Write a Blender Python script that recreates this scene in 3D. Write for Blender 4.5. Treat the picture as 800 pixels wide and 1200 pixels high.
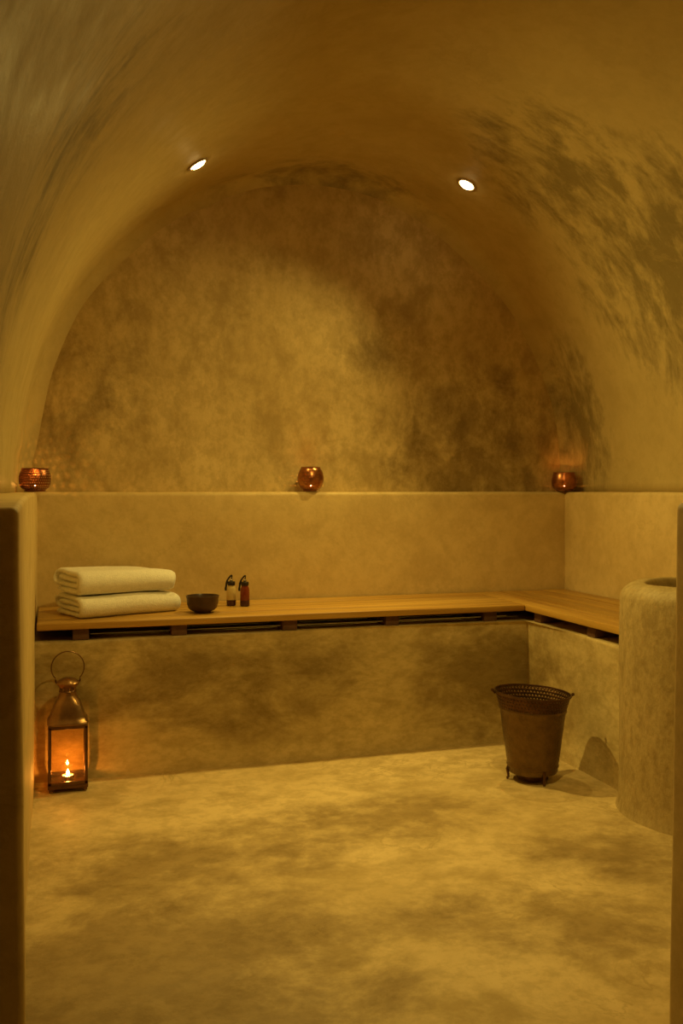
import bpy, bmesh, math, random
from mathutils import Vector, Matrix, noise

for o in list(bpy.data.objects):
    bpy.data.objects.remove(o, do_unlink=True)
S = bpy.context.scene
COL = S.collection
PI = math.pi
random.seed(7)

# ------------------------------------------------------------------ camera
# room axes: X = along the back wall, Y = into the room, Z = up
cam_d = bpy.data.cameras.new('camera')
cam = bpy.data.objects.new('camera', cam_d)
COL.objects.link(cam)
cam.location = (0, 0, 0.95)
cam.rotation_euler = (PI/2, 0, -math.atan2(0.292, 0.956))
cam_d.sensor_fit = 'AUTO'
cam_d.sensor_width = 36
cam_d.lens = 33.0
cam_d.shift_y = -27/1200
cam_d.clip_start = 0.02
S.camera = cam

# ------------------------------------------------------------------ world, exposure
W = bpy.data.worlds.new('world')
S.world = W
W.use_nodes = True
W.node_tree.nodes['Background'].inputs[0].default_value = (0, 0, 0, 1)
W.node_tree.nodes['Background'].inputs[1].default_value = 0
S.view_settings.view_transform = 'Standard'
S.view_settings.look = 'None'
S.view_settings.gamma = 1
S.view_settings.use_curve_mapping = False
S.view_settings.exposure = -0.10

LAMP = (1.0, 0.72, 0.175)       # amber halogen
FLAME = (1.0, 0.38, 0.06)
# ceiling spotlights set into the vault; the last is unseen, added to light the front: x, y, power
SPOTS = [(0.478, 3.30, 92.0, 32, 120, -6), (1.53, 3.34, 58.0, 14, 114, 14), (.92, 1.74, 52.0, -30, 96, 9)]     # x, y, power, tilt forward, beam, swing to the left
BLEND = 1.0

# vault section
VC, VA, VH, VR = 1.04, 1.175, 0.935, 1.315      # centre, half width, springing height, rise
def vault_z(x, d=0):
    q = max(0.0, 1-((x-VC)/(VA-d))**2)
    return VH+(VR-d)*math.sqrt(q)

# ------------------------------------------------------------------ mesh helpers
def link(name, me, mat=None, parent=None, smooth=True, loc=None):
    o = bpy.data.objects.new(name, me)
    COL.objects.link(o)
    if mat is not None:
        me.materials.append(mat)
    if parent is not None:
        o.parent = parent
    if smooth:
        me.polygons.foreach_set('use_smooth', [True]*len(me.polygons))
    if loc:
        o.location = loc
    return o

def from_bm(name, bm, mat=None, parent=None, smooth=True, loc=None, sharp=40):
    bmesh.ops.recalc_face_normals(bm, faces=bm.faces[:])
    me = bpy.data.meshes.new(name)
    bm.to_mesh(me)
    bm.free()
    o = link(name, me, mat, parent, smooth, loc)
    if smooth and sharp:
        me.set_sharp_from_angle(angle=math.radians(sharp))
    return o

def tag(o, label, cat, group=None):
    o['label'] = label
    o['category'] = cat
    if group:
        o['group'] = group
    return o

def thing(name, label, cat, loc=(0, 0, 0), group=None):
    o = bpy.data.objects.new(name, None)
    COL.objects.link(o)
    o.empty_display_size = 0.05
    o.location = loc
    return tag(o, label, cat, group)

def structure(o):
    o['kind'] = 'structure'
    return o

def box(bm, lo, hi, bev=0, seg=2):
    lo, hi = Vector(lo), Vector(hi)
    r = bmesh.ops.create_cube(bm, size=1)
    vs = r['verts']
    c, d = (lo+hi)/2, hi-lo
    for v in vs:
        v.co = Vector((v.co.x*d.x, v.co.y*d.y, v.co.z*d.z))+c
    if bev:
        es = list({e for v in vs for e in v.link_edges})
        bmesh.ops.bevel(bm, geom=es, offset=bev, segments=seg, profile=0.5, affect='EDGES')

def soft_box(bm_out, lo, hi, bev, step=0.12, amp=0.004, seg=4, warp=None, skip=0.0):
    """hand trowelled block: bevelled, cut into a grid and gently uneven"""
    bm = bmesh.new()
    box(bm, lo, hi, bev, seg)
    for ax in range(3):
        n = int((hi[ax]-lo[ax])/step)
        for k in range(1, n):
            p = [0, 0, 0]; p[ax] = lo[ax]+(hi[ax]-lo[ax])*k/n
            nn = [0, 0, 0]; nn[ax] = 1
            bmesh.ops.bisect_plane(bm, geom=bm.verts[:]+bm.edges[:]+bm.faces[:], plane_co=p, plane_no=nn)
    bm.normal_update()
    for v in bm.verts:
        a = noise.noise(v.co*3.1+Vector((5, 1, 2)))*amp+noise.noise(v.co*9)*amp*0.35
        v.co += v.normal*a
        if warp:
            v.co = warp(v.co)
    me = bpy.data.meshes.new('tmp'); bm.to_mesh(me); bm.free()
    bm_out.from_mesh(me); bpy.data.meshes.remove(me)

def prism(bm, poly, z0, z1):
    b = [bm.verts.new((x, y, z0)) for x, y in poly]
    t = [bm.verts.new((x, y, z1)) for x, y in poly]
    bm.faces.new(b[::-1]); bm.faces.new(t)
    n = len(poly)
    for i in range(n):
        bm.faces.new((b[i], b[(i+1) % n], t[(i+1) % n], t[i]))

def lathe(bm, prof, n=32, closed=False, cx=0, cy=0, cz=0):
    rings = []
    for r, z in prof:
        if r < 1e-6:
            rings.append([bm.verts.new((cx, cy, cz+z))])
        else:
            rings.append([bm.verts.new((cx+r*math.cos(2*PI*k/n), cy+r*math.sin(2*PI*k/n), cz+z)) for k in range(n)])
    m = len(rings)
    for i in range(m if closed else m-1):
        a, b = rings[i], rings[(i+1) % m]
        for k in range(n):
            k2 = (k+1) % n
            if len(a) == 1 and len(b) == 1: continue
            if len(a) == 1: bm.faces.new((a[0], b[k], b[k2]))
            elif len(b) == 1: bm.faces.new((a[k], a[k2], b[0]))
            else: bm.faces.new((a[k], a[k2], b[k2], b[k]))

def tube(bm, pts, rad, n=8, closed=False):
    pts = [Vector(p) for p in pts]
    m = len(pts)
    rings = []
    up = Vector((0.13, 0.29, 0.94)).normalized()
    for i, p in enumerate(pts):
        if closed:
            t = pts[(i+1) % m]-pts[i-1]
        else:
            t = pts[min(i+1, m-1)]-pts[max(i-1, 0)]
        t.normalize()
        a = t.cross(up)
        if a.length < 1e-3: a = t.cross(Vector((1, 0, 0)))
        a.normalize(); b = t.cross(a); up = a.cross(t)
        r = rad[i] if isinstance(rad, (list, tuple)) else rad
        rings.append([bm.verts.new(p+a*r*math.cos(2*PI*k/n)+b*r*math.sin(2*PI*k/n)) for k in range(n)])
    for i in range(m if closed else m-1):
        A, B = rings[i], rings[(i+1) % m]
        for k in range(n):
            bm.faces.new((A[k], A[(k+1) % n], B[(k+1) % n], B[k]))
    if not closed:
        bm.faces.new(rings[0][::-1]); bm.faces.new(rings[-1])

def lattice(bm, surf, nu, nv, hole, diamond=True, stagger=True, sides=8):
    """sheet metal around an axis with one real hole per cell; surf(theta, t) -> point"""
    cells = nu
    for j in range(nv):
        for i in range(cells):
            off = 0.5 if (stagger and j % 2) else 0.0
            def P(a, b):
                return surf(2*PI*(i+off+a)/cells, (j+b)/nv)
            out = [(0, 0), (.5, 0), (1, 0), (1, .5), (1, 1), (.5, 1), (0, 1), (0, .5)]
            if diamond:
                h = hole
                inn = [(.5-h*.5, .5-h*.5), (.5, .5-h), (.5+h*.5, .5-h*.5), (.5+h, .5), (.5+h*.5, .5+h*.5), (.5, .5+h), (.5-h*.5, .5+h*.5), (.5-h, .5)]
            else:
                inn = [(.5+hole*math.cos(PI*1.25+PI/4*q), .5+hole*math.sin(PI*1.25+PI/4*q)) for q in range(8)]
            A = [bm.verts.new(P(*q)) for q in out]
            B = [bm.verts.new(P(*q)) for q in inn]
            for q in range(8):
                bm.faces.new((A[q], A[(q+1) % 8], B[(q+1) % 8], B[q]))
    bmesh.ops.remove_doubles(bm, verts=bm.verts[:], dist=1e-5)

# ------------------------------------------------------------------ material helpers
class NT:
    def __init__(s, name):
        s.m = bpy.data.materials.new(name)
        s.m.use_nodes = True
        s.t = s.m.node_tree
        s.b = s.t.nodes['Principled BSDF']
        s.out = s.t.nodes['Material Output']
    def n(s, typ, **kw):
        nd = s.t.nodes.new(typ)
        for k, v in kw.items():
            setattr(nd, k, v)
        return nd
    def l(s, a, b): s.t.links.new(a, b)
    def coord(s, which='Object', scale=(1, 1, 1), loc=(0, 0, 0), rot=(0, 0, 0)):
        tc = s.n('ShaderNodeTexCoord'); mp = s.n('ShaderNodeMapping')
        mp.inputs['Scale'].default_value = scale
        mp.inputs['Location'].default_value = loc
        mp.inputs['Rotation'].default_value = rot
        s.l(tc.outputs[which], mp.inputs[0])
        return mp.outputs[0]
    def noise(s, vec, scale, detail=5, rough=.55, dist=0.0):
        nd = s.n('ShaderNodeTexNoise')
        nd.inputs['Scale'].default_value = scale
        nd.inputs['Detail'].default_value = detail
        nd.inputs['Roughness'].default_value = rough
        nd.inputs['Distortion'].default_value = dist
        s.l(vec, nd.inputs['Vector'])
        return nd.outputs[0]
    def ramp(s, fac, stops, interp='LINEAR'):
        nd = s.n('ShaderNodeValToRGB')
        cr = nd.color_ramp; cr.interpolation = interp
        while len(cr.elements) < len(stops): cr.elements.new(0.5)
        for e, (p, c) in zip(cr.elements, stops):
            e.position = p
            e.color = (c, c, c, 1) if not isinstance(c, tuple) else (*c, 1)
        s.l(fac, nd.inputs[0])
        return nd.outputs[0]
    def mix(s, fac, a, b, mode='MIX'):
        nd = s.n('ShaderNodeMix', data_type='RGBA', blend_type=mode)
        for sock, v in ((nd.inputs[0], fac), (nd.inputs[6], a), (nd.inputs[7], b)):
            if isinstance(v, (int, float)): sock.default_value = v
            elif isinstance(v, tuple): sock.default_value = (*v, 1)
            else: s.l(v, sock)
        return nd.outputs[2]
    def math(s, op, a, b=0.0, clamp=False):
        nd = s.n('ShaderNodeMath', operation=op, use_clamp=clamp)
        for sock, v in ((nd.inputs[0], a), (nd.inputs[1], b)):
            if isinstance(v, (int, float)): sock.default_value = v
            else: s.l(v, sock)
        return nd.outputs[0]
    def bump(s, h, strength=.3, dist=.01, normal=None):
        nd = s.n('ShaderNodeBump')
        nd.inputs['Strength'].default_value = strength
        nd.inputs['Distance'].default_value = dist
        s.l(h, nd.inputs['Height'])
        if normal is not None: s.l(normal, nd.inputs['Normal'])
        return nd.outputs[0]
    def spot(s, centre, radius):
        """soft round mask in object space around a place on the wall (a stain of its own shape)"""
        tc = s.n('ShaderNodeTexCoord')
        mp = s.n('ShaderNodeMapping')
        mp.inputs['Scale'].default_value = tuple(1/r for r in radius)
        mp.inputs['Location'].default_value = tuple(-c/r for c, r in zip(centre, radius))
        s.l(tc.outputs['Object'], mp.inputs[0])
        g = s.n('ShaderNodeTexGradient', gradient_type='SPHERICAL')
        s.l(mp.outputs[0], g.inputs[0])
        return g.outputs['Fac']

def plaster(name, light, mid, dark, blotch=1.3, contrast=(.36, .64), rough=.55, stretch=(1, 1, 1), stains=(), stain_col=(.16, .095, .03),
            seed=0.0, fine=.5, bump=.25, streak=None, stain_noise=(3.0, .46, .60), veins=.35):
    t = NT(name)
    v = t.coord('Object', stretch, (seed, seed*.7, seed*1.3))
    big = t.noise(v, blotch, 8, .66, .25)
    medn = t.noise(v, blotch*5.0, 8, .66, .2)
    col = t.mix(t.ramp(big, [(contrast[0], 0.0), (contrast[1], 1.0)]), mid, light)
    col = t.mix(t.ramp(medn, [(.36, .9*fine), (.53, 0.0)]), col, dark)
    col = t.mix(t.ramp(t.noise(v, blotch*17, 6, .7, .1), [(.40, .55*fine), (.55, 0.0)]), col, dark)
    col = t.mix(t.ramp(t.noise(v, blotch*9, 7, .7, .1), [(.54, 0.0), (.66, .5*fine)]), col, light)
    if stains:
        tot = None
        for c, r, a in stains:
            m = t.math('MULTIPLY', t.spot(c, r), a)
            tot = m if tot is None else t.math('MAXIMUM', tot, m)
        sv = streak(t) if streak else v
        sn = t.noise(sv, stain_noise[0], 9, .72, .25)
        sm = t.math('ADD', sn, t.math('MULTIPLY', tot, .30))
        sm = t.ramp(sm, [(stain_noise[1]+.12, 0.0), (stain_noise[2]+.16, 1.0)])
        sm = t.math('MULTIPLY', sm, t.ramp(tot, [(0.02, 0.0), (.35, 1.0)]))
        col = t.mix(t.math('MULTIPLY', sm, .95), col, tuple(min(1, a/b) for a, b in zip(stain_col, mid)), 'MULTIPLY')
    # hairline trowel marks and cracks
    vn = t.noise(v, blotch*2.2, 9, .62, .5)
    vein = t.ramp(t.math('ABSOLUTE', t.math('SUBTRACT', vn, .5)), [(0.0, 1.0), (.014, 0.0)])
    vmask = t.ramp(t.noise(v, blotch*1.4, 3, .5), [(.46, 0.0), (.60, 1.0)])
    col = t.mix(t.math('MULTIPLY', t.math('MULTIPLY', vein, vmask), veins), col, dark)
    t.l(col, t.b.inputs['Base Color'])
    rn = t.ramp(medn, [(.3, rough+.12), (.7, rough-.1)])
    t.l(rn, t.b.inputs['Roughness'])
    t.b.inputs['Specular IOR Level'].default_value = .35
    bn = t.noise(v, 22, 5, .6, .4)
    b1 = t.bump(medn, bump, .012)
    t.l(t.bump(bn, bump*.7, .004, b1), t.b.inputs['Normal'])
    return t.m

def simple(name, col, rough=.5, metal=0.0, bump=0.0, bscale=60, var=.25, spec=.5, **kw):
    t = NT(name)
    v = t.coord('Object')
    n1 = t.noise(v, bscale*.35, 4, .6)
    dk = tuple(c*(1-var) for c in col); lt = tuple(min(1, c*(1+var)) for c in col)
    t.l(t.mix(t.ramp(n1, [(.35, 0.0), (.65, 1.0)]), dk, lt), t.b.inputs['Base Color'])
    t.b.inputs['Roughness'].default_value = rough
    t.b.inputs['Metallic'].default_value = metal
    t.b.inputs['Specular IOR Level'].default_value = spec
    if bump:
        t.l(t.bump(t.noise(v, bscale, 3, .6), bump, .004), t.b.inputs['Normal'])
    for k, val in kw.items():
        t.b.inputs[k].default_value = val
    return t.m

def emit(name, col, strength):
    t = NT(name)
    e = t.n('ShaderNodeEmission')
    e.inputs[0].default_value = (*col, 1); e.inputs[1].default_value = strength
    t.l(e.outputs[0], t.out.inputs['Surface'])
    return t.m

def thin_glass(name, tint=(1, 1, 1)):
    t = NT(name)
    tr = t.n('ShaderNodeBsdfTransparent'); tr.inputs[0].default_value = (*tint, 1)
    gl = t.n('ShaderNodeBsdfGlossy'); gl.inputs['Roughness'].default_value = .03
    lw = t.n('ShaderNodeLayerWeight'); lw.inputs['Blend'].default_value = .5
    fr = t.math('ADD', t.math('MULTIPLY', t.math('POWER', lw.outputs['Facing'], 5.0), .9), .04)
    smudge = t.math('MULTIPLY', t.noise(t.coord('Object'), 30, 4, .6), .06)
    f = t.math('ADD', fr, smudge, True)
    mx = t.n('ShaderNodeMixShader')
    t.l(f, mx.inputs[0]); t.l(tr.outputs[0], mx.inputs[1]); t.l(gl.outputs[0], mx.inputs[2])
    t.l(mx.outputs[0], t.out.inputs['Surface'])
    return t.m

def wood(name, lo, hi, axis):
    t = NT(name)
    inf = t.n('ShaderNodeObjectInfo')
    sc = (1.2, 26, 26) if axis == 'x' else (26, 1.2, 26)
    tc = t.n('ShaderNodeTexCoord'); mp = t.n('ShaderNodeMapping')
    mp.inputs['Scale'].default_value = sc
    t.l(tc.outputs['Object'], mp.inputs[0])
    off = t.n('ShaderNodeVectorMath', operation='SCALE'); off.inputs[0].default_value = (37, 53, 71)
    t.l(inf.outputs['Random'], off.inputs['Scale'])
    ad = t.n('ShaderNodeVectorMath', operation='ADD')
    t.l(mp.outputs[0], ad.inputs[0]); t.l(off.outputs[0], ad.inputs[1])
    g = t.noise(ad.outputs[0], 1.0, 6, .62, .6)
    big = t.noise(ad.outputs[0], .18, 3, .5, .3)
    col = t.mix(t.ramp(g, [(.30, 0.0), (.62, 1.0)]), lo, hi)
    col = t.mix(t.ramp(big, [(.35, .45), (.6, 0.0)]), col, tuple(c*.6 for c in lo))
    t.l(col, t.b.inputs['Base Color'])
    t.b.inputs['Roughness'].default_value = .42
    t.l(t.bump(g, .15, .002), t.b.inputs['Normal'])
    return t.m

M = {}
SAND_L, SAND_M, SAND_D = (.74, .57, .27), (.64, .475, .205), (.46, .325, .125)
M['wall'] = plaster('wall_plaster', SAND_L, SAND_M, SAND_D, 1.6, seed=1.7, fine=.45)
M['back'] = plaster('back_wall_plaster', (.72, .555, .265), (.55, .40, .165), (.38, .265, .095), 1.5, seed=4.1, fine=.75, stretch=(1, 1, .8),
                    stains=[((1.75, 3.73, 1.15), (.62, .8, .5), 1.0), ((.1, 3.73, 1.35), (.45, .8, .5), .55), ((1.3, 3.73, 1.5), (.5, .8, .4), .35)],
                    stain_col=(.26, .175, .06), stain_noise=(5.5, .42, .60))
M['bench'] = plaster('bench_plaster', (.70, .56, .28), (.58, .45, .20), (.42, .31, .125), 2.0, seed=9.3, fine=.8, stretch=(.8, 1, 1.5), rough=.45,
                     stains=[((.62, 3.2, .3), (.75, .7, .3), .8), ((1.55, 3.2, .22), (.42, .6, .4), .9), ((.05, 3.2, .3), (.3, .5, .4), .8)],
                     stain_col=(.27, .19, .065), stain_noise=(3.8, .38, .58))
M['basin'] = plaster('basin_plaster', (.52, .40, .19), (.435, .33, .142), (.31, .222, .084), 4.0, seed=2.2, fine=.8, stretch=(1.2, 1.2, .75), bump=.4)
M['floor'] = plaster('floor_plaster', (.71, .545, .265), (.57, .42, .18), (.39, .275, .10), 1.25, contrast=(.40, .58), seed=6.6, fine=.75, rough=.60, stretch=(1, 1.1, 1),
                     stains=[((.28, 2.42, 0), (.75, .28, .5), .95), ((.88, 2.56, 0), (.62, .26, .5), .9), ((.12, 1.80, 0), (.75, .65, .5), 1.25), ((1.12, 1.8, 0), (.36, .2, .5), .9),
                             ((1.44, 2.15, 0), (.42, .32, .5), .9), ((.9, 1.95, 0), (.5, .16, .5), .6)],
                     stain_col=(.31, .21, .073), stain_noise=(3.6, .40, .58), bump=.35, veins=.7)
def arc_streak(t):
    uv = t.n('ShaderNodeUVMap'); mp = t.n('ShaderNodeMapping')
    mp.inputs['Scale'].default_value = (1.0, 1.9, 1); mp.inputs['Rotation'].default_value = (0, 0, .3)
    t.l(uv.outputs[0], mp.inputs[0])
    return mp.outputs[0]
M['vault'] = plaster('vault_plaster', (.58, .455, .205), (.52, .40, .172), (.41, .305, .12), 1.1, seed=3.4, fine=.4,
                     stains=[((2.0, 2.7, 1.75), (.5, .75, .75), 1.0), ((1.75, 2.9, 2.1), (.6, .5, .5), .9), ((1.1, 3.7, 2.25), (.9, .25, .35), .62),
                             ((2.2, 3.6, 1.25), (.35, .28, .55), 1.0), ((2.05, 2.3, 1.4), (.4, .4, .6), .8), ((-.02, 1.9, 1.6), (.4, .55, .9), .6)],
                     stain_col=(.24, .18, .068), streak=arc_streak, stain_noise=(5.5, .44, .60))

M['entry'] = plaster('entry_plaster', (.42, .30, .13), (.36, .25, .105), (.27, .18, .07), 1.6, seed=5.5, fine=.4)  # unseen walls near the camera, darkened to cut bounce onto the left wall end
M['wood_x'] = wood('pine_boards', (.34, .165, .024), (.60, .365, .075), 'x')
M['wood_y'] = wood('pine_boards_side', (.34, .165, .024), (.60, .365, .075), 'y')
M['batten'] = simple('batten_wood', (.12, .055, .028), .7, 0, .2, 40)
M['steel'] = simple('steel_strip', (.55, .55, .52), .3, 1.0)
M['towel'] = simple('white_terry', (.94, .90, .78), .95, 0, .8, 260, .05, spec=.1)
M['towel'].node_tree.nodes['Principled BSDF'].inputs['Sheen Weight'].default_value = .3
M['bowl'] = simple('dark_bowl_glaze', (.055, .025, .014), .35, 0, .15, 50, .3)
M['copper'] = simple('aged_copper', (.38, .17, .075), .28, 1.0, .1, 90, .3)
M['copper_dark'] = simple('dark_copper', (.24, .095, .048), .32, 1.0, .1, 90, .35)
M['bucket'] = simple('hammered_brass', (.17, .108, .046), .34, .85, .7, 110, .16)
M['bucket_dark'] = simple('dark_brass', (.11, .055, .022), .45, .85, .2, 60, .3)
M['lantern'] = simple('lantern_brass', (.16, .085, .040), .35, .9, .1, 60, .3)
M['lantern_roof'] = simple('lantern_roof_brass', (.30, .17, .07), .28, .9, .12, 50, .3)
M['glass'] = thin_glass('amber_pane', (1.0, .93, .78))
M['wax'] = simple('wax', (.85, .72, .5), .5, 0, 0, 30, .03)
M['cup'] = simple('tealight_tin', (.75, .72, .68), .3, 1.0, 0, 30, .05)
M['flame'] = emit('candle_flame', FLAME, 2400)
M['flame_lantern'] = emit('lantern_candle_flame', FLAME, 640)
M['bottle_a'] = simple('pale_oil_bottle', (.62, .47, .20), .12, 0, 0, 30, .08)
M['bottle_b'] = simple('red_amber_bottle', (.19, .034, .010), .10, 0, 0, 30, .08)
M['label_dark'] = simple('dark_oil', (.055, .014, .016), .15, 0, 0, 30, .1)
M['cap'] = simple('black_cap', (.018, .012, .008), .35, 0, 0, 30, .2)
M['chrome'] = simple('stopper_metal', (.7, .66, .6), .18, 1.0)
M['spot_trim'] = simple('bronze_trim', (.30, .20, .09), .5, .3, 0, 40, .2)
M['lens'] = emit('lamp_lens', (1.0, .74, .28), 30)

# ------------------------------------------------------------------ room shell
XL, XR, YB, YU, LEDGE = -0.062, 2.135, 3.645, 3.735, 0.938

bm = bmesh.new()
nx, ny = 64, 80
for j in range(ny):
    for i in range(nx):
        pass
xs = [-1.0+3.8*i/nx for i in range(nx+1)]
ys = [-1.4+5.4*j/ny for j in range(ny+1)]
g = [[bm.verts.new((x, y, noise.noise(Vector((x*1.6, y*1.6, 3)))*.004+noise.noise(Vector((x*5, y*5, 9)))*.0012)) for x in xs] for y in ys]
for j in range(ny):
    for i in range(nx):
        bm.faces.new((g[j][i], g[j][i+1], g[j+1][i+1], g[j+1][i]))
# underside so that the slab has thickness
bl = [bm.verts.new(p) for p in ((-1, -1.4, -.15), (2.8, -1.4, -.15), (2.8, 4, -.15), (-1, 4, -.15))]
bm.faces.new(bl[::-1])
floor = structure(from_bm('floor', bm, M['floor'], sharp=0))

# back wall: low wall with a rounded ledge, and the arched wall set back above it
bm = bmesh.new()
soft_box(bm, (XL-.25, YB, -.05), (XR+.25, YB+.36, LEDGE), .016, .14, .003)
structure(from_bm('wall_back_lower', bm, M['wall']))
bm = bmesh.new()
soft_box(bm, (XL-.3, YU, LEDGE-.1), (XR+.3, YU+.2, 2.6), .01, .10, .005)
structure(from_bm('wall_back', bm, M['back']))

# left wall, rounded at its near end
def lean_left(c):
    if c.y < 2.2 and c.x > -.3:
        k = (2.2-c.y)/.6
        c.x += .007*k+.011*k*(1-c.z/.94)
    if c.y < 2.6 and c.z > .5:
        c.z -= .018*min(1, (2.6-c.y)/.9)*(c.z-.5)/.44
    return c
bm = bmesh.new()
soft_box(bm, (-.75, 1.62, -.05), (XL, YB+.05, LEDGE), .013, .12, .003, 6, lean_left)
structure(from_bm('wall_left', bm, M['wall']))
bm = bmesh.new()
soft_box(bm, (-.95, -1.4, -.05), (-.70, 1.72, LEDGE), .01, .3, .003)
soft_box(bm, (-.75, -1.4, LEDGE-.04), (-.12, 1.66, LEDGE+.06), .01, .3, .002)
structure(from_bm('wall_left_entry', bm, M['entry']))

bm = bmesh.new()
soft_box(bm, (XR, 1.10, -.05), (XR+.3, YB+.05, LEDGE), .014, .12, .003)
soft_box(bm, (XR+.16, -1.4, -.05), (XR+.4, 1.2, LEDGE), .014, .2, .003)
structure(from_bm('wall_right', bm, M['wall']))

# low partition beside the entrance
def lean_right(c):
    if c.x < 1.2:
        c.x -= .017*(1-c.z/.93)
    return c
bm = bmesh.new()
soft_box(bm, (.950, 1.13, -.05), (XR+.1, 1.285, .930), .014, .10, .002, 5, lean_right)
structure(from_bm('wall_front_right', bm, M['wall']))

bm = bmesh.new()
soft_box(bm, (-.95, -1.6, -.05), (2.6, -1.38, 2.6), .01, .3, .004)
structure(from_bm('wall_rear', bm, M['entry']))

# barrel vault with a soft cove where it meets the back wall
bm = bmesh.new()
uvl = bm.loops.layers.uv.new('UVMap')
NA = 96
def ring(y, d):
    r = []
    for i in range(NA+1):
        a = PI-PI*i/NA
        p = Vector((VC+(VA-d)*math.cos(a), y, VH+(VR-d)*math.sin(a)))
        nrm = Vector((math.cos(a), 0, math.sin(a)))
        k = noise.noise(Vector((p.x*1.5, y*1.5, p.z*1.5)))*.014+noise.noise(p*5)*.004
        if math.sin(a) < .12: k *= .3
        r.append((p+nrm*k, 1.25*a))
    return r
stations = [(-1.42+(3.66+1.42)*j/74, 0.0) for j in range(75)]
RC = .075
for q in range(1, 9):
    t_ = q/8*PI/2
    stations.append((3.665+RC*math.sin(t_), RC*(1-math.cos(t_))))
rows = [ring(y, d) for y, d in stations]
V = [[(bm.verts.new(p), (s, st[0])) for p, s in r] for r, st in zip(rows, stations)]
for j in range(len(V)-1):
    for i in range(NA):
        q = (V[j][i], V[j][i+1], V[j+1][i+1], V[j+1][i])
        f = bm.faces.new([a[0] for a in q])
        for lp, a in zip(f.loops, q):
            lp[uvl].uv = a[1]
me = bpy.data.meshes.new('ceiling'); 
bmesh.ops.recalc_face_normals(bm, faces=bm.faces[:])
bm.to_mesh(me); bm.free()
vault = structure(link('ceiling', me, M['vault']))
sol = vault.modifiers.new('thickness', 'SOLIDIFY'); sol.thickness = .12
# grow outwards, away from the room
mid = me.polygons[len(me.polygons)//2]
cdir = Vector((VC, mid.center.y, VH))-mid.center
sol.offset = -1 if mid.normal.dot(cdir) > 0 else 1

# ------------------------------------------------------------------ round plaster basin
BX, BY, BR = 1.862, 2.330, .268
bm = bmesh.new()
prof = [(BR+.014, -.01), (BR+.007, .008), (BR+.003, .03), (BR, .08), (BR, .25), (BR, .42), (BR, .56)]
for k in range(1, 9):
    a = PI/2*k/8
    prof.append((BR-.05+.05*math.cos(a), .615+.055*math.sin(a)))
prof += [(BR-.068, .672), (BR-.075, .670), (BR-.079, .664), (BR-.080, .655), (BR-.084, .55), (BR-.088, .40), (BR-.10, .20), (BR-.13, .15), (.06, .14), (0, .14)]
lathe(bm, prof, 72, cx=BX, cy=BY)
bm.normal_update()
for v in bm.verts:
    v.co += v.normal*(noise.noise(v.co*4)*.006+noise.noise(v.co*11)*.002)
basin = tag(from_bm('plaster_basin', bm, M['basin'], sharp=0), 'round plastered basin with a thick rounded rim, standing at the end of the bench', 'basin')

# ------------------------------------------------------------------ L-shaped bench: plaster base and pine boards
FY, FX = 3.20, 1.712
def scribe(x, gap=.004):
    d = (BR+gap)**2-(x-BX)**2
    return BY+math.sqrt(max(d, 0))
bm = bmesh.new()
arc = [FX+(XR+.004-FX)*k/10 for k in range(11)]
poly = [(XL-.004, FY), (FX, FY)]+[(x, scribe(x, -.002)) for x in arc]+[(XR+.004, YB+.004), (XL-.004, YB+.004)]
prism(bm, poly, -.01, .452)
es = [e for e in bm.edges if e.verts[0].co.z > .4 and e.verts[1].co.z > .4 and not (abs(e.verts[0].co.y-YB) < .01 and abs(e.verts[1].co.y-YB) < .01)
      and (max(e.verts[0].co.y, e.verts[1].co.y) > 2.55)]
es = [e for e in es if (abs(e.verts[0].co.y-FY) < 1e-4 and abs(e.verts[1].co.y-FY) < 1e-4) or (abs(e.verts[0].co.x-FX) < 1e-4 and abs(e.verts[1].co.x-FX) < 1e-4)]
bmesh.ops.bevel(bm, geom=es, offset=.012, segments=4, profile=.5, affect='EDGES')
for k in range(1, 40):
    bmesh.ops.bisect_plane(bm, geom=bm.verts[:]+bm.edges[:]+bm.faces[:], plane_co=(XL+k*.055, 0, 0), plane_no=(1, 0, 0))
for k in range(1, 18):
    bmesh.ops.bisect_plane(bm, geom=bm.verts[:]+bm.edges[:]+bm.faces[:], plane_co=(0, 2.5+k*.06, 0), plane_no=(0, 1, 0))
for k in range(1, 8):
    bmesh.ops.bisect_plane(bm, geom=bm.verts[:]+bm.edges[:]+bm.faces[:], plane_co=(0, 0, k*.055), plane_no=(0, 0, 1))
for v in bm.verts:
    c = v.co
    # uneven hand-trowelled faces and a slight flare onto the floor
    fl = max(0, .05-c.z)/.05
    w = noise.noise(c*4)*.004+noise.noise(c*12)*.0012
    if abs(c.y-FY) < .02 and c.x < FX+.01: c.y += w-.012*fl*fl
    if abs(c.x-FX) < .02 and c.y < FY+.01: c.x += w-.012*fl*fl
    if c.z > .44: c.z += noise.noise(Vector((c.x*5, c.y*5, 2)))*.003
bmesh.ops.recalc_face_normals(bm, faces=bm.faces[:])
tag(from_bm('plaster_bench', bm, M['bench']), 'low L-shaped plastered bench along the back and right walls, below the boards', 'bench')

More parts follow.
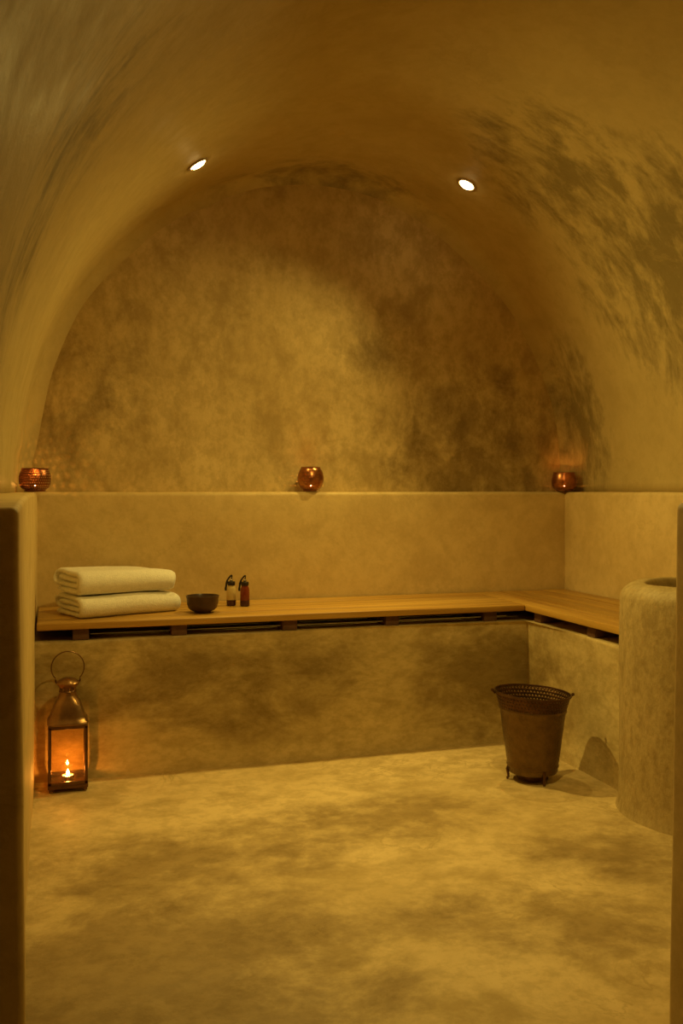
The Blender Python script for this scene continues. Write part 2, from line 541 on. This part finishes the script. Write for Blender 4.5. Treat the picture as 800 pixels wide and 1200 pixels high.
Z0, Z1 = .489, .513
bench = thing('wooden_bench', 'long pine board seat on the bench along the back wall', 'bench', (0, 0, 0), 'pine bench tops')
nb, y0, y1 = 4, 3.192, 3.640
wb = (y1-y0)/nb
for k in range(nb):
    bm = bmesh.new()
    a = y0+k*wb+.0012; b = y0+(k+1)*wb-.0012
    box(bm, (XL+.006, a, Z0), (FX-.012, b, Z1+(.0008 if k % 2 else 0)), .005 if k == 0 else .0025, 3)
    from_bm('board', bm, M['wood_x'], bench)
BAT = [.083, .405, .792, 1.175, 1.567]
for x in BAT:
    bm = bmesh.new()
    box(bm, (x-.026, FY+.012, .4515), (x+.026, 3.62, Z0), .003, 2)
    from_bm('batten', bm, M['batten'], bench)
for a, b in zip(BAT[:-1]+[BAT[-1]], BAT[1:]+[FX-.04]):
    bm = bmesh.new()
    box(bm, (a+.03, FY+.03, .4665), (b-.03, FY+.034, .4695), .0006, 1)
    from_bm('metal_strip', bm, M['steel'], bench)
bench2 = thing('wooden_bench', 'short pine board seat on the bench beside the round basin', 'bench', (0, 0, 0), 'pine bench tops')
x0, x1 = FX-.010, XR-.004
wb = (x1-x0)/4
for k in range(4):
    a = x0+k*wb+.0012; b = x0+(k+1)*wb-.0012
    bm = bmesh.new()
    pl = [(a+(b-a)*q/6, scribe(a+(b-a)*q/6, .004)) for q in range(7)]
    prism(bm, pl+[(b, 3.640), (a, 3.640)], Z0, Z1+(.0008 if k % 2 else 0))
    bmesh.ops.recalc_face_normals(bm, faces=bm.faces[:])
    es = [e for e in bm.edges if abs((e.verts[0].co-e.verts[1].co).y) > .5]
    bmesh.ops.bevel(bm, geom=es, offset=.003, segments=2, profile=.5, affect='EDGES')
    from_bm('board', bm, M['wood_y'], bench2)
for y in (3.14, 2.775):
    bm = bmesh.new()
    box(bm, (FX+.012, y-.026, .4515), (2.10, y+.026, Z0), .003, 2)
    from_bm('batten', bm, M['batten'], bench2)

# ------------------------------------------------------------------ recessed spotlights in the vault
def spotlight(x, y, power, tilt, beam, swing, label):
    nrm = Vector(((x-VC)/VA**2, 0, (vault_z(x)-VH)/VR**2)).normalized()
    root = thing('ceiling_spotlight', label, 'spotlight', (x, y, vault_z(x)+.004), 'spotlights in the vault')
    root.rotation_euler = (0, math.atan2(nrm.x, nrm.z), 0)
    bm = bmesh.new()
    lathe(bm, [(.029, .01), (.029, -.004), (.031, -.008), (.040, -.007), (.042, -.003), (.042, .01)], 40)
    from_bm('trim_ring', bm, M['spot_trim'], root)
    bm = bmesh.new()
    lathe(bm, [(.0288, .008), (.0288, -.006), (.022, -.012), (.010, -.015), (0, -.0155)], 32)
    from_bm('lens', bm, M['lens'], root)
    ld = bpy.data.lights.new('spot_bulb', 'SPOT')
    ld.color = LAMP; ld.energy = power
    ld.spot_size = math.radians(beam); ld.spot_blend = BLEND; ld.shadow_soft_size = .014
    lo = bpy.data.objects.new('spot_bulb', ld); COL.objects.link(lo)
    lo.parent = root; lo.location = (0, 0, -.034); lo.rotation_euler = (math.radians(-tilt), math.radians(swing), 0)
spotlight(*SPOTS[0], 'lit round spotlight in the vault above the towels, left of the arch top')
spotlight(*SPOTS[1], 'lit round spotlight in the vault on the right side, above the metal bucket')
spotlight(*SPOTS[2], 'unseen spotlight added in the vault nearest the entrance, lighting the front of the room')

# ------------------------------------------------------------------ tealights
def tealight(loc, label, flame=.45):
    t = thing('tealight', label, 'candle', loc, 'burning tealights')
    bm = bmesh.new()
    lathe(bm, [(0, 0), (.018, 0), (.0185, .002), (.0185, .0145), (.0178, .0145), (.0178, .003), (0, .003)], 24)
    from_bm('cup', bm, M['cup'], t)
    bm = bmesh.new()
    lathe(bm, [(0, .0032), (.0176, .0032), (.0176, .0115), (.012, .0108), (.003, .0112), (0, .0112)], 24)
    wax = from_bm('wax', bm, M['wax'], t)
    bm = bmesh.new()
    tube(bm, [(0, 0, .0112), (.0005, 0, .015), (.001, 0, .018)], .0006, 6)
    from_bm('wick', bm, M['cap'], wax)
    bm = bmesh.new()
    s = flame
    lathe(bm, [(r*s, .0155+h*s) for r, h in ((0, 0), (.0030, .0012), (.0046, .0040), (.0042, .0075), (.0026, .0115), (.0011, .0150), (0, .0175))], 14)
    from_bm('flame', bm, M['flame'] if flame < 1.0 else M['flame_lantern'], wax)
    return t

# ------------------------------------------------------------------ pierced copper candle holders
def holder(loc, prof, label, mat, nu, nv, hole, diamond):
    """prof: (radius, height) from foot to lip; the belly is pierced sheet"""
    t = thing('candle_holder', label, 'candle holder', loc, 'copper candle holders on the ledge')
    def curve(s):
        x = s*(len(prof)-1); i = min(int(x), len(prof)-2); f = x-i
        def cr(k):
            p = [prof[max(0, min(len(prof)-1, i+d))][k] for d in (-1, 0, 1, 2)]
            return .5*(2*p[1]+(p[2]-p[0])*f+(2*p[0]-5*p[1]+4*p[2]-p[3])*f*f+(3*p[1]-p[0]-3*p[2]+p[3])*f**3)
        return cr(0), cr(1)
    def surf(th, s):
        r, z = curve(s)
        return (r*math.cos(th), r*math.sin(th), z)
    bm = bmesh.new()
    lattice(bm, surf, nu, nv, hole, diamond)
    b = from_bm('pierced_body', bm, mat, t)
    r0, z0 = prof[0]
    bm = bmesh.new()
    lathe(bm, [(0, 0), (r0*.8, 0), (r0+.001, .002), (r0+.0005, z0+.001), (r0-.001, z0+.001), (r0*.75, .004), (0, .004)], 32)
    from_bm('foot', bm, mat, t)
    r1, z1 = prof[-1]
    bm = bmesh.new()
    lathe(bm, [(r1-.001, z1-.002), (r1+.0015, z1-.001), (r1+.0018, z1+.0025), (r1, z1+.0035), (r1-.0015, z1+.002)], 40, closed=True)
    from_bm('lip', bm, mat, t)
    return t
hl = (-.068, 3.556, LEDGE+.0015)
holder(hl, [(.036, .006), (.050, .018), (.0555, .038), (.0555, .056), (.050, .074), (.046, .082)],
       'squat dark copper pierced candle holder in the left corner above the towels', M['copper_dark'], 44, 10, .27, False)
tealight((hl[0], hl[1], hl[2]+.0042), 'small lit candle inside the dark copper holder in the left corner')
hm = (.992, 3.676, LEDGE+.0015)
holder(hm, [(.026, .005), (.043, .018), (.0525, .042), (.0525, .062), (.046, .084), (.038, .096)],
       'round copper candle holder in the middle of the back wall ledge', M['copper'], 40, 10, .17, True)
tealight((hm[0], hm[1], hm[2]+.0042), 'small lit candle inside the round copper holder on the middle ledge', .36)
hr = (2.142, 3.662, LEDGE+.0015)
holder(hr, [(.036, .006), (.049, .016), (.0545, .036), (.0545, .052), (.050, .070), (.046, .080)],
       'barrel-shaped shiny copper candle holder in the right corner of the ledge', M['copper'], 44, 9, .17, True)
tealight((hr[0], hr[1], hr[2]+.0042), 'small lit candle inside the shiny copper holder in the right corner', .34)

# ------------------------------------------------------------------ lantern
L0 = (.040, 3.118, .0035)
lan = thing('candle_lantern', 'square brass and glass candle lantern with ring handle on the floor', 'lantern', L0)
hw = .060
for sx in (-1, 1):
    for sy in (-1, 1):
        bm = bmesh.new()
        box(bm, (sx*.052-.006, sy*.052-.006, 0), (sx*.052+.006, sy*.052+.006, .008), .0015, 1)
        from_bm('foot', bm, M['lantern'], lan)
bm = bmesh.new(); box(bm, (-hw-.001, -hw-.001, .008), (hw+.001, hw+.001, .020), .002, 2)
from_bm('base', bm, M['lantern'], lan)
for sx in (-1, 1):
    for sy in (-1, 1):
        bm = bmesh.new(); box(bm, (sx*(hw-.005)-.005, sy*(hw-.005)-.005, .020), (sx*(hw-.005)+.005, sy*(hw-.005)+.005, .202), .0012, 2)
        from_bm('corner_post', bm, M['lantern'], lan)
for s in (-1, 1):
    for (z0_, z1_) in ((.019, .030), (.194, .206)):
        bm = bmesh.new()
        box(bm, (-hw, s*(hw-.004)-.004, z0_), (hw, s*(hw-.004)+.004, z1_), .001, 1)
        from_bm('frame_rail', bm, M['lantern'], lan)
        bm = bmesh.new()
        box(bm, (s*(hw-.004)-.004, -hw+.008, z0_), (s*(hw-.004)+.004, hw-.008, z1_), .001, 1)
        from_bm('frame_rail', bm, M['lantern'], lan)
for s in (-1, 1):
    bm = bmesh.new(); box(bm, (-hw+.009, s*.054-.0008, .028), (hw-.009, s*.054+.0008, .196))
    from_bm('pane', bm, M['glass'], lan, smooth=False)
    bm = bmesh.new(); box(bm, (s*.054-.0008, -hw+.009, .028), (s*.054+.0008, hw-.009, .196))
    from_bm('pane', bm, M['glass'], lan, smooth=False)
# bell-shaped square roof
bm = bmesh.new()
rp = [(.0615, .205), (.063, .208), (.061, .213), (.0565, .219), (.0525, .229), (.047, .245), (.0405, .261), (.034, .277), (.029, .289), (.0265, .297), (.0262, .302)]
def sq(h, z, n=6, e=5.0):
    pts = []
    for k in range(4*n):
        a = 2*PI*k/(4*n)+PI/4
        c, s = math.cos(a), math.sin(a)
        ee = e if z < .285 else 2.6
        r = h/((abs(c)**ee+abs(s)**ee)**(1/ee))
        pts.append((r*c, r*s, z))
    return pts
rings = [[bm.verts.new(p) for p in sq(h, z, 8, 9.0)] for h, z in rp]
for A, B in zip(rings, rings[1:]):
    for k in range(len(A)):
        bm.faces.new((A[k], A[(k+1) % len(A)], B[(k+1) % len(A)], B[k]))
roof = from_bm('roof', bm, M['lantern_roof'], lan, sharp=35)
bm = bmesh.new()
lathe(bm, [(.0255, .298), (.0275, .301), (.0265, .304), (.0245, .306), (.0245, .316)], 28)
chim = from_bm('chimney', bm, M['lantern'], lan)
for k in range(8):
    a = 2*PI*k/8+.2
    bm = bmesh.new()
    tube(bm, [(.0252*math.cos(a), .0252*math.sin(a), .305), (.0252*math.cos(a), .0252*math.sin(a), .316)], .0018, 6)
    from_bm('chimney_bar', bm, M['lantern_roof'], chim)
bm = bmesh.new()
lathe(bm, [(0, .3145), (.026, .3145), (.031, .320), (.0375, .328), (.0385, .330), (.036, .3325), (.026, .340), (.013, .345), (0, .3465)], 32)
lcap = from_bm('cap', bm, M['lantern_roof'], lan)
for s in (-1, 1):
    bm = bmesh.new()
    tube(bm, [(s*.036, 0, .330), (s*.0375, 0, .334), (s*.0375, 0, .341)], .0026, 8)
    from_bm('handle_lug', bm, M['lantern'], lcap)
bm = bmesh.new()
R_ = .0505; zc = .378
pts = []
for k in range(33):
    a = -PI/2+.82+(2*PI-1.64)*k/32
    pts.append((R_*math.cos(a), 0, zc+R_*math.sin(a)))
tube(bm, pts, .0019, 8)
from_bm('ring_handle', bm, M['lantern'], lan)
tealight((L0[0], L0[1], L0[2]+.0205), 'small burning candle inside the glass lantern on the floor', 1.05)

# ------------------------------------------------------------------ bucket
B0 = (1.495, 2.755, .003)
buk = thing('metal_bucket', 'aged hammered metal bucket with pierced rim on three small feet', 'bucket', B0)
buk.scale = (.965, .965, .985)
BH = .292
kx, ky = .956, -.292
def bent(p):
    # old sheet metal: the mouth sags towards the side wall
    x, y, z = p
    s = (x*kx+y*ky)
    return (x, y, z-.058*s*max(0, z/BH)**1.5)
def bend_bm(bm):
    for v in bm.verts: v.co = Vector(bent(v.co))
bm = bmesh.new()
body = [(0, .024), (.074, .024), (.080, .026), (.0835, .032), (.0845, .044), (.0875, .047), (.0880, .051), (.0865, .055), (.088, .066), (.0925, .10), (.098, .14), (.1035, .18), (.1085, .215), (.1105, .228),
        (.1135, .231), (.1142, .235), (.1125, .239), (.1112, .239), (.1070, .215), (.095, .14), (.082, .045), (.070, .030), (0, .030)]
lathe(bm, body, 56)
for v in bm.verts:
    if .05 < v.co.z < .225: v.co += Vector((v.co.x, v.co.y, 0)).normalized()*noise.noise(v.co*16)*.0016
bend_bm(bm)
from_bm('body', bm, M['bucket'], buk)
bm = bmesh.new()
lattice(bm, lambda th, s: (( .1122+.0135*s)*math.cos(th), (.1122+.0135*s)*math.sin(th), .237+.046*s), 64, 4, .215, True)
bend_bm(bm)
pb = from_bm('pierced_band', bm, M['bucket_dark'], buk)
sm = pb.modifiers.new('sheet', 'SOLIDIFY'); sm.thickness = .0012
bm = bmesh.new()
lathe(bm, [(.1245, .281), (.1275, .281), (.1300, .2845), (.1285, .2885), (.1255, .2885), (.1238, .285)], 56, closed=True)
bend_bm(bm)
rim = from_bm('rim', bm, M['bucket_dark'], buk)
for s in (-1, 1):
    ax = Vector((kx, ky, 0))*s
    bm = bmesh.new()
    tube(bm, [ax*.127+Vector((0, 0, .276)), ax*.132+Vector((0, 0, .281)), ax*.136+Vector((0, 0, .285))], [.0035, .003, .003], 8)
    lathe(bm, [(0, -.0055), (.004, -.004), (.0058, 0), (.004, .004), (0, .0055)], 12, cx=ax.x*.137, cy=ax.y*.137, cz=.287)
    bend_bm(bm)
    from_bm('handle_knob', bm, M['bucket_dark'], rim)
for k in range(3):
    a = math.radians((163, -92, 38)[k])
    d = Vector((math.cos(a), math.sin(a), 0))
    bm = bmesh.new()
    tube(bm, [d*.080+Vector((0, 0, .046)), d*.0855+Vector((0, 0, .032)), d*.083+Vector((0, 0, .018)), d*.082+Vector((0, 0, .008)), d*.087+Vector((0, 0, .001))], [.005, .0055, .0045, .0038, .004], 8)
    from_bm('foot', bm, M['bucket_dark'], buk)
bm = bmesh.new()
lathe(bm, [(.058, .026), (.052, .004), (.048, .004), (.052, .026)], 32, closed=True)
from_bm('foot_ring', bm, M['bucket_dark'], buk)

# ------------------------------------------------------------------ towels
def towel(name, loc, rot, Lx, D, H, label, seed, flat=0.0):
    """one terry towel folded into a flattened roll; the fold shows at both ends"""
    th = H/4.15
    path = []
    def seg(a, b, n):
        for k in range(n): path.append((a[0]+(b[0]-a[0])*k/n, a[1]+(b[1]-a[1])*k/n))
    def turn(cy, cz, ry, rz, a0, a1, n):
        for k in range(n):
            a = math.radians(a0+(a1-a0)*k/n); path.append((cy+ry*math.cos(a), cz+rz*math.sin(a)))
    h1 = H/2-th/2; h2 = h1-th*1.04
    e1 = D/2-h1-th*.5; e2 = e1-.002
    # a loop folded inside a loop
    seg((-e2*.9, h2), (e2, h2), 12)
    turn(e2, 0, h2*1.15, h2, 90, -90, 12)
    seg((e2, -h2), (-e1, -h2-.001), 12)
    turn(-e1, (h1-h2)/2, h1*.98, (h1+h2)/2, 270, 90, 12)
    seg((-e1, h1), (e1, h1), 14)
    turn(e1, 0, h1, h1, 90, -90, 16)
    seg((e1, -h1), (-e1, -h1), 14)
    path.append((-e1-.004, -h1+.002))
    # front is at -y: mirror so the outer loop wraps round the front
    path = [(-a, b) for a, b in path]
    m = len(path)
    NL = 34
    bm = bmesh.new()
    O, I = [], []
    for j in range(NL+1):
        s = j/NL
        x = (s-.5)*Lx
        edge = min(s, 1-s)*Lx
        rnd = math.sqrt(max(0, 1-(1-min(1, edge/.010))**2))
        ro, ri = [], []
        for i, (y, z) in enumerate(path):
            a = path[max(0, i-1)]; b = path[min(m-1, i+1)]
            ty, tz = b[0]-a[0], b[1]-a[1]; l = math.hypot(ty, tz) or 1
            ny, nz = -tz/l, ty/l
            half = th*.5*(.45+.55*rnd)
            p = Vector((x, y, z))
            # layers are not cut flush: each slides a little along the length
            slide = noise.noise(Vector((i*.09, seed, j > NL/2)))*.010
            w = noise.noise(Vector((x*7+seed, y*7, z*9)))*.0055
            sag = -.10*flat*max(0, s-.35)**2*(z+H/2)/H
            for lst, sgn in ((ro, 1), (ri, -1)):
                lst.append(bm.verts.new((x+slide*abs(2*s-1), y+ny*half*sgn+w*.5, max(-H/2, z+nz*half*sgn+w*(z+H/2)/H+sag))))
        O.append(ro); I.append(ri)
    for j in range(NL):
        for i in range(m-1):
            bm.faces.new((O[j][i], O[j][i+1], O[j+1][i+1], O[j+1][i]))
            bm.faces.new((I[j][i], I[j+1][i], I[j+1][i+1], I[j][i+1]))
        for i in (0, m-1):
            bm.faces.new((O[j][i], I[j][i], I[j+1][i], O[j+1][i]))
    for j in (0, NL):
        for i in range(m-1):
            bm.faces.new((O[j][i], O[j][i+1], I[j][i+1], I[j][i]))
    o = from_bm(name, bm, M['towel'], sharp=0)
    o.location = (loc[0], loc[1], loc[2]+H/2); o.rotation_euler = (0, 0, math.radians(rot))
    tag(o, label, 'towel', 'folded towels on the bench')
    return o
TZ = Z1+.001
towel('folded_towel', (.217, 3.420, TZ), 20, .372, .245, .074, 'folded white terry towel lying on the bench, lower of the stack', 2.3, .3)
towel('folded_towel', (.208, 3.424, TZ+.0765), 20, .358, .250, .082, 'folded white terry towel on top of the stack', 7.9, .5)

# ------------------------------------------------------------------ bowl and bottles
bm = bmesh.new()
lathe(bm, [(0, .003), (.024, .003), (.026, 0), (.029, 0), (.030, .004), (.042, .009), (.051, .018), (.0548, .032), (.0555, .048), (.0580, .056), (.0588, .0595), (.0565, .060), (.0525, .052),
           (.051, .038), (.045, .022), (.030, .012), (0, .010)], 48)
tag(from_bm('bowl', bm, M['bowl'], loc=(.500, 3.318, TZ)), 'small dark brown bowl on the bench between towels and bottles', 'bowl')

def bottle(loc, rotz, body_mat, label):
    t = thing('oil_bottle', label, 'bottle', loc, 'small bottles on the bench')
    t.rotation_euler = (0, 0, rotz)
    R = .0178
    bm = bmesh.new()
    lathe(bm, [(R*.97, .021), (R, .022), (R*.99, .045), (R*.96, .060), (R*.86, .068), (R*.68, .074), (R*.62, .078), (0, .078)], 28)
    from_bm('body', bm, body_mat, t)
    bm = bmesh.new()
    lathe(bm, [(0, .0005), (R*.9, .0005), (R, .002), (R, .0215), (R*.97, .0215)], 28)
    from_bm('lower_body', bm, M['label_dark'], t)
    bm = bmesh.new()
    lathe(bm, [(0, .076), (.0135, .076), (.0145, .078), (.0145, .088), (.0130, .090), (.006, .091), (0, .091)], 24)
    bcap = from_bm('cap', bm, M['cap'], t)
    bm = bmesh.new()
    lathe(bm, [(0, .090), (.005, .091), (.0065, .095), (.005, .099), (0, .1005)], 16)
    from_bm('stopper', bm, M['chrome'], bcap)
    bm = bmesh.new()
    tube(bm, [(.0035, 0, .110), (.001, 0, .1125), (-.004, 0, .109), (-.010, 0, .102), (-.015, 0, .094), (-.0185, 0, .084), (-.0195, 0, .073), (-.0215, 0, .063), (-.021, 0, .056)],
         [.0034, .0038, .0034, .003, .0034, .0038, .0036, .0042, .0036], 8)
    from_bm('strap', bm, M['cap'], t)
    bm = bmesh.new()
    tube(bm, [(.003, 0, .110), (.001, 0, .103), (0, 0, .098)], .0022, 6)
    from_bm('strap_pin', bm, M['cap'], bcap)
    return t
bottle((.632, 3.480, TZ), -.3, M['bottle_a'], 'small pale oil bottle with black cap and strap, next to the bowl')
bottle((.678, 3.452, TZ), -.3, M['bottle_b'], 'small dark red oil bottle with black cap and strap, farther from the bowl')
